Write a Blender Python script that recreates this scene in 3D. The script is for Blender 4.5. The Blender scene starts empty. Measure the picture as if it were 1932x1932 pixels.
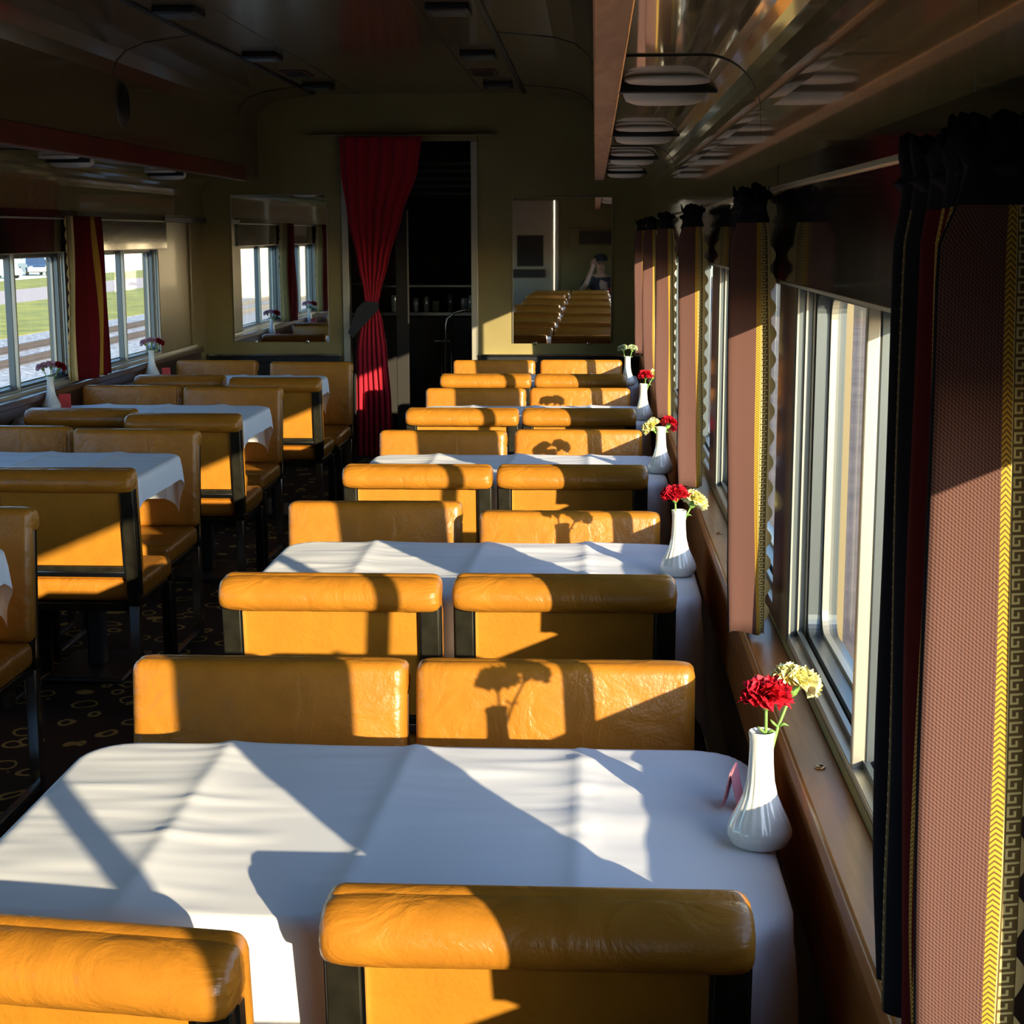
import bpy, bmesh, math, random
from mathutils import Vector, Matrix, noise
random.seed(7)
PI = math.pi
R = math.radians
sc = bpy.context.scene
COL = sc.collection

# ------------------------------------------------------------------ camera
cd = bpy.data.cameras.new('camera'); cam = bpy.data.objects.new('camera', cd); COL.objects.link(cam)
cd.sensor_width = 36; cd.sensor_height = 36; cd.sensor_fit = 'HORIZONTAL'
cd.lens = 36 * 3000 / 1932; cd.clip_start = 0.02; cd.clip_end = 600
_a, _b, _r = R(9.919), R(2.973), R(-0.126)
fw = Vector((-math.sin(_b)*math.cos(_a), math.cos(_b)*math.cos(_a), -math.sin(_a)))
rt = Vector((math.cos(_b), math.sin(_b), 0)); up = rt.cross(fw)
r2 = rt*math.cos(_r) + up*math.sin(_r); u2 = -rt*math.sin(_r) + up*math.cos(_r)
M = Matrix((r2, u2, -fw)).transposed().to_4x4(); M.translation = Vector((0, 0, 1.58))
cam.matrix_world = M
sc.camera = cam
# ------------------------------------------------------------------ sky, sun, exposure
w = bpy.data.worlds.new('sky'); sc.world = w; w.use_nodes = True
nt = w.node_tree; nt.nodes.clear()
wo = nt.nodes.new('ShaderNodeOutputWorld'); bg = nt.nodes.new('ShaderNodeBackground'); sk = nt.nodes.new('ShaderNodeTexSky')
sk.sky_type = 'NISHITA'; sk.sun_disc = False; sk.sun_elevation = R(22); sk.sun_rotation = R(147); sk.air_density = 1.0; sk.dust_density = 0.6; sk.ozone_density = 4.5
SKY = 0.74
bg.inputs[1].default_value = SKY
nt.links.new(sk.outputs[0], bg.inputs[0]); nt.links.new(bg.outputs[0], wo.inputs[0])
sd = bpy.data.lights.new('sun', 'SUN'); sd.energy = 13.2; sd.angle = R(0.53); sd.color = (1.0, 0.84, 0.58)
so = bpy.data.objects.new('sun', sd); COL.objects.link(so)
so.rotation_euler = Vector((-0.62, 1.0, -0.262)).to_track_quat('-Z', 'Y').to_euler()
sc.view_settings.view_transform = 'Standard'; sc.view_settings.look = 'None'
sc.view_settings.gamma = 1; sc.view_settings.use_curve_mapping = False
sc.view_settings.exposure = 0.0

# ------------------------------------------------------------------ materials
def nodes(m):
    m.use_nodes = True
    t = m.node_tree; b = t.nodes.get('Principled BSDF')
    return t, b
def mat(name, col, rough=.5, metal=0., spec=.5, coat=0., bump=0., bscale=60., var=0., vscale=6., sheen=0., col2=None, coat_rough=.05, trans=0.):
    m = bpy.data.materials.new(name); t, b = nodes(m)
    c = (*col, 1)
    b.inputs['Base Color'].default_value = c; b.inputs['Roughness'].default_value = rough
    b.inputs['Metallic'].default_value = metal; b.inputs['Specular IOR Level'].default_value = spec
    b.inputs['Coat Weight'].default_value = coat; b.inputs['Coat Roughness'].default_value = coat_rough
    b.inputs['Sheen Weight'].default_value = sheen
    if var or bump:
        tc = t.nodes.new('ShaderNodeTexCoord')
    if var:
        n = t.nodes.new('ShaderNodeTexNoise'); n.inputs['Scale'].default_value = vscale; n.inputs['Detail'].default_value = 5
        t.links.new(tc.outputs['Object'], n.inputs['Vector'])
        r = t.nodes.new('ShaderNodeValToRGB'); r.color_ramp.elements[0].position = .32; r.color_ramp.elements[1].position = .68
        d = col2 or tuple(x*(1-var) for x in col)
        r.color_ramp.elements[0].color = (*d, 1); r.color_ramp.elements[1].color = c
        t.links.new(n.outputs['Fac'], r.inputs['Fac']); t.links.new(r.outputs['Color'], b.inputs['Base Color'])
    if bump:
        n = t.nodes.new('ShaderNodeTexNoise'); n.inputs['Scale'].default_value = bscale; n.inputs['Detail'].default_value = 4
        t.links.new(tc.outputs['Object'], n.inputs['Vector'])
        bp = t.nodes.new('ShaderNodeBump'); bp.inputs['Strength'].default_value = bump; bp.inputs['Distance'].default_value = .01
        t.links.new(n.outputs['Fac'], bp.inputs['Height']); t.links.new(bp.outputs['Normal'], b.inputs['Normal'])
    return m
VINYL = (0.43, 0.166, 0.016)
m_vinyl = mat('vinyl', VINYL, .33, spec=.5, bump=.35, bscale=26, var=.16, vscale=16)
def wrinkle(m):
    t, b = nodes(m); tc = t.nodes.new('ShaderNodeTexCoord'); v = t.nodes.new('ShaderNodeTexVoronoi'); v.feature = 'DISTANCE_TO_EDGE'; v.inputs['Scale'].default_value = 120
    n = t.nodes.new('ShaderNodeTexNoise'); n.inputs['Scale'].default_value = 9; n.inputs['Detail'].default_value = 6; n.inputs['Distortion'].default_value = 2.5
    t.links.new(tc.outputs['Object'], v.inputs['Vector']); t.links.new(tc.outputs['Object'], n.inputs['Vector'])
    b1 = t.nodes.new('ShaderNodeBump'); b1.inputs['Strength'].default_value = .22; b1.inputs['Distance'].default_value = .0016; t.links.new(v.outputs['Distance'], b1.inputs['Height'])
    b2 = t.nodes.new('ShaderNodeBump'); b2.inputs['Strength'].default_value = .5; b2.inputs['Distance'].default_value = .010; t.links.new(n.outputs['Fac'], b2.inputs['Height']); t.links.new(b1.outputs[0], b2.inputs['Normal'])
    t.links.new(b2.outputs[0], b.inputs['Normal'])
wrinkle(m_vinyl)
m_vinyl_panel = mat('vinyl_panel', (0.43, 0.176, 0.014), .45, spec=.4, bump=.12, bscale=90, var=.14, vscale=14)
m_frame = mat('dark_metal', (.035, .032, .022), .38, metal=.6, var=.5, vscale=25)
m_chrome = mat('chrome', (.75, .76, .74), .16, metal=1)
m_alu = mat('aluminium', (.44, .41, .33), .38, metal=.6)
m_alud = mat('dark_aluminium', (.12, .14, .15), .35, metal=.7)
m_cloth = mat('tablecloth', (.84, .83, .85), .85, spec=.2)
m_porc = mat('porcelain', (.68, .67, .62), .18, spec=.6, coat=.4)
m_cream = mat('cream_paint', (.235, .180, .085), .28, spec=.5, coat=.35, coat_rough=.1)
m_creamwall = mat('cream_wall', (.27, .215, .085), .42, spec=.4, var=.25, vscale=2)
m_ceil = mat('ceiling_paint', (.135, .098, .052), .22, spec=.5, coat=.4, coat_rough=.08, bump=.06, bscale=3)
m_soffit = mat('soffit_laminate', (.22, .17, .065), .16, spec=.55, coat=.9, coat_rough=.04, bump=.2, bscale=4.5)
m_groove = mat('seam', (.02, .015, .01), .4)
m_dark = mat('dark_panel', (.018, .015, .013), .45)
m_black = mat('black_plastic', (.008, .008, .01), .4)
m_mirror = mat('mirror', (.82, .83, .82), .015, metal=1)
m_green = mat('stem_green', (.16, .30, .06), .5)
m_red = mat('petal_red', (.62, .012, .03), .6, spec=.3)
m_dred = mat('petal_dark_red', (.32, .01, .02), .6, spec=.3)
m_yel = mat('petal_yellow', (.95, .88, .42), .6, spec=.3)
m_pink = mat('petal_pink', (.75, .50, .58), .6, spec=.3)
m_pale = mat('petal_pale_green', (.66, .72, .45), .6, spec=.3)
m_velvet = mat('red_velvet', (.40, .012, .03), .85, spec=.1, sheen=.2)
m_burg = mat('burgundy', (.08, .004, .006), .9, spec=.1)
m_shaded_cloth = mat('shaded_curtain', (.012, .012, .02), .9, spec=.1)  # near-black shade of the mauve cloth, painted into its folds; header uses it too
m_diff = mat('pale_diffuser', (.66, .60, .52), .35, bump=.5, bscale=30)
m_valance = mat('valance_panel', (.02, .019, .016), .12, spec=.6, coat=.8)
m_brass = mat('brass', (.75, .45, .18), .25, metal=1)
m_packet = mat('pink_paper', (.62, .22, .26), .6)
m_redcard = mat('red_card', (.5, .03, .03), .6)
m_skin = mat('skin', (.50, .28, .19), .55)
m_shirt = mat('dark_shirt', (.02, .02, .025), .85)
m_glassware = mat('glassware', (.55, .65, .68), .08, metal=.6)
m_steel = mat('steel', (.35, .38, .40), .25, metal=1)

def wood(name, c1, c2, rough=.35, scale=3., coat=.3, axis=(1, 12, 12)):
    m = bpy.data.materials.new(name); t, b = nodes(m)
    tc = t.nodes.new('ShaderNodeTexCoord'); mp = t.nodes.new('ShaderNodeMapping'); mp.inputs['Scale'].default_value = axis
    n = t.nodes.new('ShaderNodeTexNoise'); n.inputs['Scale'].default_value = scale; n.inputs['Detail'].default_value = 6; n.inputs['Distortion'].default_value = 1.2
    r = t.nodes.new('ShaderNodeValToRGB'); r.color_ramp.elements[0].position = .35; r.color_ramp.elements[1].position = .65
    r.color_ramp.elements[0].color = (*c1, 1); r.color_ramp.elements[1].color = (*c2, 1)
    t.links.new(tc.outputs['Object'], mp.inputs['Vector']); t.links.new(mp.outputs[0], n.inputs['Vector'])
    t.links.new(n.outputs['Fac'], r.inputs['Fac']); t.links.new(r.outputs[0], b.inputs['Base Color'])
    b.inputs['Roughness'].default_value = rough; b.inputs['Coat Weight'].default_value = coat; b.inputs['Coat Roughness'].default_value = .12
    return m
m_sill = wood('sill_wood', (.34, .105, .018), (.48, .17, .035), .40, 3, .08, (12, 1, 12))
m_fascia = wood('fascia_wood', (.50, .20, .07), (.66, .30, .12), .5, 2.5, .1, (9, 1, 9))
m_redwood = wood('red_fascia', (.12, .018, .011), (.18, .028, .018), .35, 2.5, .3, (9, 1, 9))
m_wains = wood('wainscot', (.05, .018, .010), (.09, .035, .018), .35, 3, .3, (10, 1, 3))

def math_node(t, op, a, b=None, c=None):
    n = t.nodes.new('ShaderNodeMath'); n.operation = op
    for i, v in enumerate((a, b, c)):
        if v is None: continue
        if isinstance(v, (int, float)): n.inputs[i].default_value = v
        else: t.links.new(v, n.inputs[i])
    return n.outputs[0]
def mixc(t, f, a, b):
    n = t.nodes.new('ShaderNodeMix'); n.data_type = 'RGBA'
    for i, v in ((0, f), (6, a), (7, b)):
        if isinstance(v, (int, float)): n.inputs[i].default_value = v
        elif isinstance(v, tuple): n.inputs[i].default_value = (*v, 1)
        else: t.links.new(v, n.inputs[i])
    return n.outputs[2]
# woven mauve curtain cloth, seen as fine diagonal threads (UV in metres)
def fabric_mauve():
    m = bpy.data.materials.new('mauve_weave'); t, b = nodes(m)
    uv = t.nodes.new('ShaderNodeUVMap'); s = t.nodes.new('ShaderNodeSeparateXYZ'); t.links.new(uv.outputs[0], s.inputs[0])
    u, v = s.outputs[0], s.outputs[1]
    d = math_node(t, 'MULTIPLY', math_node(t, 'ADD', math_node(t, 'MULTIPLY', u, .8), v), 2*PI/.0030)
    a = math_node(t, 'SINE', d)
    c = math_node(t, 'SINE', math_node(t, 'MULTIPLY', u, 2*PI/.0026))
    f = math_node(t, 'MULTIPLY_ADD', math_node(t, 'ADD', a, math_node(t, 'MULTIPLY', c, .6)), .3, .5)
    col = mixc(t, f, (.035, .016, .016), (.17, .085, .068))
    t.links.new(col, b.inputs['Base Color']); b.inputs['Roughness'].default_value = .9; b.inputs['Specular IOR Level'].default_value = .1
    return m
def fabric_gold():
    m = bpy.data.materials.new('gold_herringbone'); t, b = nodes(m)
    uv = t.nodes.new('ShaderNodeUVMap'); s = t.nodes.new('ShaderNodeSeparateXYZ'); t.links.new(uv.outputs[0], s.inputs[0])
    u, v = s.outputs[0], s.outputs[1]
    z = math_node(t, 'PINGPONG', u, .005)
    a = math_node(t, 'SINE', math_node(t, 'MULTIPLY', math_node(t, 'ADD', v, z), 2*PI/.0042))
    f = math_node(t, 'GREATER_THAN', a, -.3)
    col = mixc(t, f, (.10, .05, .004), (.48, .27, .014))
    t.links.new(col, b.inputs['Base Color']); b.inputs['Roughness'].default_value = .8
    return m
def fabric_key():   # Greek key border, u across 0..1 of the strip stored in second UV layer
    m = bpy.data.materials.new('greek_key_trim'); t, b = nodes(m)
    uv = t.nodes.new('ShaderNodeUVMap'); uv.uv_map = 'strip'; s = t.nodes.new('ShaderNodeSeparateXYZ'); t.links.new(uv.outputs[0], s.inputs[0])
    u, v = s.outputs[0], s.outputs[1]
    p = math_node(t, 'FRACT', math_node(t, 'DIVIDE', v, .0105))
    def band(x, lo, hi): return math_node(t, 'MULTIPLY', math_node(t, 'GREATER_THAN', x, lo), math_node(t, 'LESS_THAN', x, hi))
    def mx(*l):
        r = l[0]
        for q in l[1:]: r = math_node(t, 'MAXIMUM', r, q)
        return r
    f = mx(math_node(t, 'MULTIPLY', band(p, .0, .16), band(u, .15, .85)),
           math_node(t, 'MULTIPLY', band(p, .0, .78), band(u, .72, .85)),
           math_node(t, 'MULTIPLY', band(p, .62, .78), band(u, .40, .85)),
           math_node(t, 'MULTIPLY', band(p, .34, .78), band(u, .40, .52)),
           band(u, .94, 1.0))
    col = mixc(t, f, (.09, .055, .008), (.50, .40, .16))
    t.links.new(col, b.inputs['Base Color']); b.inputs['Roughness'].default_value = .8
    return m
m_mauve, m_gold, m_key = fabric_mauve(), fabric_gold(), fabric_key()
m_scallop = mat('scallop_trim', (.55, .42, .18), .8)

def glass_mat():
    m = bpy.data.materials.new('window_glass'); m.use_nodes = True; t = m.node_tree; t.nodes.clear()
    o = t.nodes.new('ShaderNodeOutputMaterial'); mx = t.nodes.new('ShaderNodeMixShader'); tr = t.nodes.new('ShaderNodeBsdfTransparent'); g = t.nodes.new('ShaderNodeBsdfGlossy'); geo = t.nodes.new('ShaderNodeNewGeometry'); dt = t.nodes.new('ShaderNodeVectorMath'); dt.operation = 'DOT_PRODUCT'
    t.links.new(geo.outputs['Incoming'], dt.inputs[0]); t.links.new(geo.outputs['Normal'], dt.inputs[1])
    c_ = math_node(t, 'ABSOLUTE', dt.outputs['Value']); fz = math_node(t, 'MULTIPLY_ADD', math_node(t, 'POWER', math_node(t, 'SUBTRACT', 1.0, c_), 5.0), .45, .04)
    g.inputs['Roughness'].default_value = .01; tr.inputs[0].default_value = (.95, .96, .94, 1)
    t.links.new(fz, mx.inputs[0]); t.links.new(tr.outputs[0], mx.inputs[1]); t.links.new(g.outputs[0], mx.inputs[2]); t.links.new(mx.outputs[0], o.inputs[0])
    return m
m_glass = glass_mat()

def carpet_mat():
    m = bpy.data.materials.new('carpet'); t, b = nodes(m)
    tc = t.nodes.new('ShaderNodeTexCoord'); n = t.nodes.new('ShaderNodeTexNoise'); n.inputs['Scale'].default_value = 9; n.inputs['Detail'].default_value = 1; n.inputs['Distortion'].default_value = 1.5
    v = t.nodes.new('ShaderNodeTexVoronoi'); v.inputs['Scale'].default_value = 9
    ad = t.nodes.new('ShaderNodeMixRGB'); ad.inputs[0].default_value = .12; t.links.new(tc.outputs['Object'], ad.inputs[1]); t.links.new(n.outputs['Color'], ad.inputs[2])
    t.links.new(ad.outputs[0], v.inputs['Vector'])
    ring = math_node(t, 'LESS_THAN', math_node(t, 'ABSOLUTE', math_node(t, 'SUBTRACT', v.outputs['Distance'], .30)), .045)
    col = mixc(t, ring, (.04, .030, .022), (.50, .40, .12))
    t.links.new(col, b.inputs['Base Color']); b.inputs['Roughness'].default_value = .95
    return m
m_carpet = carpet_mat()
m_grass = mat('grass', (.44, .37, .025), .9, var=.45, vscale=.8, col2=(.20, .20, .012), bump=1, bscale=12)
m_drygrass = mat('dry_grass', (.42, .36, .12), .9, var=.45, vscale=1.5, col2=(.24, .2, .05))
m_ballast = mat('ballast', (.66, .60, .52), .9, var=.7, vscale=9, col2=(.16, .15, .15), bump=1, bscale=14)
m_rust = mat('rusty_rail', (.10, .075, .06), .7)
m_path = mat('pale_asphalt', (.58, .42, .33), .9, var=.1)
m_lot = mat('parking_lot', (.85, .85, .60), .9)
m_bare = mat('brown_ground', (.30, .19, .13), .95, var=.5, vscale=1.2, bump=1, bscale=10)
m_brick = mat('brick_wall', (.30, .16, .11), .9, var=.4, vscale=4)
m_tree = mat('tree_foliage', (.06, .08, .03), .9, var=.4, vscale=3, bump=1, bscale=4)

# ------------------------------------------------------------------ mesh helpers
class MB:
    def __init__(s): s.bm = bmesh.new(); s.mats = []
    def mi(s, m):
        if m not in s.mats: s.mats.append(m)
        return s.mats.index(m)
    def box(s, x0, x1, y0, y1, z0, z1, m, bev=0, seg=2, mtx=None):
        r = bmesh.ops.create_cube(s.bm, size=1)
        vs = r['verts']
        T = Matrix.Translation(((x0+x1)/2, (y0+y1)/2, (z0+z1)/2)) @ Matrix.Diagonal((abs(x1-x0), abs(y1-y0), abs(z1-z0), 1))
        bmesh.ops.transform(s.bm, matrix=T, verts=vs)
        fs = set(f for v in vs for f in v.link_faces)
        if bev:
            es = list(set(e for v in vs for e in v.link_edges))
            g = bmesh.ops.bevel(s.bm, geom=es, offset=bev, segments=seg, affect='EDGES', profile=.5, clamp_overlap=True)
            vs2 = set(v for v in g['verts']) | set(v for f in g['faces'] for v in f.verts)
            fs = set(f for v in vs2 for f in v.link_faces); vs = list(set(v for f in fs for v in f.verts))
        k = s.mi(m)
        for f in fs:
            if f.is_valid:
                f.material_index = k; f.normal_update()
                f.smooth = bool(bev) and not (bev < .015 and max(abs(c) for c in f.normal) > .999)
        if mtx is not None: bmesh.ops.transform(s.bm, matrix=mtx, verts=[v for v in vs if v.is_valid])
        return s
    def tube(s, pts, r, m, n=8, cap=True, rs=None):
        pts = [Vector(p) for p in pts]; k = s.mi(m); rings = []
        T = (pts[1]-pts[0]).normalized(); ref = Vector((0, 0, 1)) if abs(T.z) < .9 else Vector((1, 0, 0))
        for i, p in enumerate(pts):
            if i == 0: t = pts[1]-pts[0]
            elif i == len(pts)-1: t = pts[-1]-pts[-2]
            else: t = pts[i+1]-pts[i-1]
            t.normalize(); a = t.cross(ref)
            if a.length < 1e-4: a = t.cross(Vector((0, 1, 0)))
            a.normalize(); b = t.cross(a).normalized(); ref = -b.cross(t).cross(t) if False else ref
            rr = rs[i] if rs else r
            rings.append([s.bm.verts.new(p + a*rr*math.cos(2*PI*j/n) + b*rr*math.sin(2*PI*j/n)) for j in range(n)])
        for i in range(len(rings)-1):
            for j in range(n):
                f = s.bm.faces.new((rings[i][j], rings[i][(j+1) % n], rings[i+1][(j+1) % n], rings[i+1][j])); f.material_index = k; f.smooth = True
        if cap:
            for rg in (rings[0][::-1], rings[-1]):
                f = s.bm.faces.new(rg); f.material_index = k
        return s
    def lathe(s, prof, m, n=32, loc=(0, 0, 0), flute=None):
        k = s.mi(m); rings = []
        for i, (r, z) in enumerate(prof):
            rg = []
            for j in range(n):
                a = 2*PI*j/n
                rr = r * (1 - (flute(z) if flute else 0) * (0.5+0.5*math.cos(18*a + z*25)))
                rg.append(s.bm.verts.new((loc[0]+rr*math.cos(a), loc[1]+rr*math.sin(a), loc[2]+z)))
            rings.append(rg)
        for i in range(len(rings)-1):
            for j in range(n):
                f = s.bm.faces.new((rings[i][j], rings[i][(j+1) % n], rings[i+1][(j+1) % n], rings[i+1][j])); f.material_index = k; f.smooth = True
        for rg in (rings[0][::-1], rings[-1]):
            f = s.bm.faces.new(rg); f.material_index = k
        return s
    def prism(s, pts, m, axis='y', a0=0., a1=1., smooth=False):
        """closed 2D outline extruded along an axis; pts are (p,q) = the other two axes in order"""
        k = s.mi(m)
        def mk(p, a):
            if axis == 'y': return (p[0], a, p[1])
            if axis == 'x': return (a, p[0], p[1])
            return (p[0], p[1], a)
        A = [s.bm.verts.new(mk(p, a0)) for p in pts]; B = [s.bm.verts.new(mk(p, a1)) for p in pts]
        n = len(pts)
        for i in range(n):
            f = s.bm.faces.new((A[i], A[(i+1) % n], B[(i+1) % n], B[i])); f.material_index = k; f.smooth = smooth
        for q in (A[::-1], B):
            f = s.bm.faces.new(q); f.material_index = k
        return s
    def build(s, name, parent=None, smooth_angle=None):
        bmesh.ops.recalc_face_normals(s.bm, faces=s.bm.faces)
        me = bpy.data.meshes.new(name); s.bm.to_mesh(me); s.bm.free()
        for m in s.mats: me.materials.append(m)
        o = bpy.data.objects.new(name, me); COL.objects.link(o)
        if parent: o.parent = parent
        return o
def tag(o, label=None, cat=None, group=None, kind=None):
    if label: o['label'] = label
    if cat: o['category'] = cat
    if group: o['group'] = group
    if kind: o['kind'] = kind
    return o
def empty(name, loc=(0, 0, 0), rz=0.):
    o = bpy.data.objects.new(name, None); COL.objects.link(o); o.location = loc; o.rotation_euler = (0, 0, rz); o.empty_display_size = .1
    return o
def kids(o): return [c for c in COL.objects if c.parent == o]
def copy_tree(o, parent=None):
    ch = list(o.children)
    c = o.copy(); COL.objects.link(c)
    if parent: c.parent = parent
    for k in ch: copy_tree(k, c)
    return c
def struct(b, name, parent=None):
    o = b.build(name, parent)
    if not parent: o['kind'] = 'structure'
    return o
# ------------------------------------------------------------------ layout constants (metres)
P = 1.729                      # pitch of the tables, windows and curtains
XR, XL = .345, -2.66           # inner faces of the side walls
Y0, Y1 = -1.40, 10.85           # end walls
ZC = 2.52                      # top of ceiling
ZS0, ZS1 = .862, 1.50          # window opening heights
def win_c(k): return 2.07 + P*k
WA, WB = .79, .71          # opening extends this far before / beyond the mullion
KS = range(-1, 5)
# ------------------------------------------------------------------ shell
b = MB(); b.box(XL-.1, XR+.1, Y0-.1, Y1+2.2, -.06, 0, m_carpet); struct(b, 'floor')
def side_wall(name, x0, x1, frame_x, sgn):
    b = MB()
    b.box(x0, x1, Y0, Y1, 0, ZS0, m_creamwall)
    b.box(x0, x1, Y0, Y1, ZS1, ZC+.1, m_cream)
    ys = [Y0] + [v for k in KS for v in (win_c(k)-WA, win_c(k)+WB)] + [Y1]
    for i in range(0, len(ys), 2):
        b.box(x0, x1, ys[i], ys[i+1], ZS0, ZS1, m_cream)
    return struct(b, name)
side_wall('wall_right', XR, XR+.10, None, 1)
side_wall('wall_left', XL-.10, XL, None, -1)
# dark wainscot boards and heater casing along the foot of each side wall
b = MB(); b.box(XR-.012, XR, Y0, Y1, .0, .62, m_wains); b.box(XR-.07, XR, Y0, Y1, .05, .33, m_dark, .01); struct(b, 'baseboard_right')
b = MB(); b.box(XL, XL+.012, Y0, Y1, .0, .62, m_wains); b.box(XL, XL+.07, Y0, Y1, .05, .33, m_dark, .01); struct(b, 'baseboard_left')
# end wall with the doorway
DX0, DX1, DZ = -1.70, -.80, 2.19
b = MB()
b.box(XL-.1, DX0, Y1, Y1+.08, 0, ZC+.1, m_creamwall); b.box(DX1, XR+.1, Y1, Y1+.08, 0, ZC+.1, m_creamwall); b.box(DX0, DX1, Y1, Y1+.08, DZ, ZC+.1, m_creamwall)
struct(b, 'wall_far')
b = MB(); b.box(DX1-.035, DX1+.012, Y1-.02, Y1+.08, 0, DZ, m_alu, .004); b.box(DX0-.012, DX0+.035, Y1-.02, Y1+.08, 0, DZ, m_alu, .004)
b.box(DX0-.012, DX1+.012, Y1-.02, Y1+.08, DZ, DZ+.045, m_cream, .004); struct(b, 'trim_1')
b = MB(); b.box(XL, XL+.025, win_c(4)+WB+.09, Y1, 1.655, 1.69, m_dark, .003); struct(b, 'trim_2')
b = MB(); b.box(XL, XL+.014, 10.42, 10.45, .86, 1.66, m_cream, .003); struct(b, 'trim_14')
# dark ledge with bright nosing along the far wall
for i, (a, c) in enumerate(((XL+.02, DX0-.03), (DX1+.02, XR))):
    b = MB(); b.box(a, c, Y1-.05, Y1, .715, .760, m_black, .004); b.box(a, c, Y1-.056, Y1-.005, .760, .775, m_chrome, .003)
    b.box(a, c, Y1-.02, Y1, 0, .715, m_dark)
    struct(b, 'trim_%d' % (3+i))
# ceiling: flat centre, gently curved wings, then vertical duct sides
XD0, XD1 = -2.27, .0        # duct faces (vertical) left and right
def arc(cx, cz, r, a0, a1, n): return [(cx+r*math.cos(R(a0+(a1-a0)*i/n)), cz+r*math.sin(R(a0+(a1-a0)*i/n))) for i in range(n+1)]
TX0, TX1 = -1.87, -.475
prof = [(XD0, 1.96), (XD0, 2.32)] + [(XD0+.02, 2.38), (XD0+.07, 2.43), (XD0+.16, 2.465), (TX0, 2.50), (TX1, 2.50), (XD1-.20, 2.475), (XD1-.10, 2.445), (XD1-.03, 2.39), (XD1, 2.32), (XD1, 1.96)]
outer = [(XD1+.02, 1.96), (XD1+.02, 2.54), (XD0-.02, 2.54), (XD0-.02, 1.96)]
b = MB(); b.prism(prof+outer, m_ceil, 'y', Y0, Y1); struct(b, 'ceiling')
b = MB(); b.box(XL-.1, XR+.1, Y0-.1, Y1+2.2, 2.56, 2.60, m_dark); struct(b, 'ceiling_roof')
# dark longitudinal ceiling strips, and thin seams
for i, x in enumerate((TX0, TX1)):
    b = MB(); b.box(x-.014, x+.014, Y0, Y1-.08, 2.490, 2.502, m_black, .003); struct(b, 'trim_%d' % (5+i))
b = MB()
for x in (-1.58, -.745): b.box(x-.002, x+.002, Y0, Y1, 2.4985, 2.5015, m_groove)
for y in (2.3, 4.95, 7.6, 10.25):
    pts = prof[1:-1]
    for q in range(len(pts)-1):
        if 4 <= q <= 4: continue
        a_, c_ = Vector((pts[q][0], y, pts[q][1])), Vector((pts[q+1][0], y, pts[q+1][1]))
        b.tube([a_, c_], .004, m_groove, 5)
struct(b, 'trim_7')
# soffit ducts over the windows with rounded shoulders
def soffit(name, sgn, xin, xwall, m):
    zf = 1.945; r = .12; xwall -= sgn*.003
    inner = [(xin, zf)] + [(xwall - sgn*(r - r*math.sin(R(a))), zf - r + r*math.cos(R(a))) for a in range(0, 91, 9)] + [(xwall, 1.70)]
    back = [(xwall+sgn*.002, 1.70), (xwall+sgn*.002, 2.0), (xin, 2.0)]
    b = MB(); b.prism(inner+back, m, 'y', Y0, Y1)
    for f in b.bm.faces: f.smooth = False
    k = b.mi(m)
    return struct(b, name)
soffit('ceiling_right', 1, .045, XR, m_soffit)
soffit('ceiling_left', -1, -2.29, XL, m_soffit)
b = MB()
for y in (1.5, 3.42, 6.9):
    zf, r = 1.9435, .1185
    for (s, xi, xw) in ((1, .06, XR), (-1, -2.31, XL)):
        b.tube([(xi, y, zf)] + [(xw - s*(.1185 - r*math.sin(R(a))) - s*.0012, y, zf - r + r*math.cos(R(a))) for a in range(0, 91, 9)] + [(xw-s*.0012, y, 1.70)], .0028, m_groove, 6)
struct(b, 'trim_8')
# wooden fascia beams along the aisle edge of the soffits
b = MB(); b.box(-.006, .058, Y0, 10.4, 1.918, 2.02, m_fascia, .006)
struct(b, 'trim_9')
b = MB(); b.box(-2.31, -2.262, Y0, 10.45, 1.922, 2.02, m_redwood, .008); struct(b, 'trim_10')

# back wall, behind the camera, seen in the far mirrors
b = MB(); b.box(XL-.1, -1.28, Y0-.08, Y0, 0, ZC+.1, m_creamwall); b.box(-.58, XR+.1, Y0-.08, Y0, 0, ZC+.1, m_creamwall); b.box(-1.28, -.58, Y0-.08, Y0, 2.05, ZC+.1, m_creamwall)
struct(b, 'wall_back')
d = empty('door_1', (-.93, Y0-.03, 0)); d['kind'] = 'structure'
b = MB(); b.box(-.34, .34, -.04, .01, 0, 2.05, m_alu, .006); b.build('door_leaf', d)
b = MB(); b.box(-.19, .19, .005, .018, 1.12, 1.56, m_black, .006); b.build('window_pane', d)
b = MB(); b.box(-.27, .22, .01, .06, .96, 1.08, m_dark, .006); b.build('kick_panel', d)
b = MB(); b.box(-.575, -.52, Y0, Y0+.03, 0, 2.05, m_alu, .004); struct(b, 'trim_11')
t = empty('wall_grille', (-.05, Y0, 1.53)); tag(t, 'pale framed louvred air grille on the rear wall, seen in the right mirror', 'grille')
b = MB(); b.box(-.32, .34, 0, .03, -.13, .13, m_creamwall, .006); b.build('grille_frame', t)
b = MB(); b.box(-.18, .32, .025, .035, -.10, .10, m_black)
for i in range(5): b.box(-.18, .32, .03, .045, -.09+i*.042, -.078+i*.042, m_dark)
b.build('louvres', t)

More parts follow.
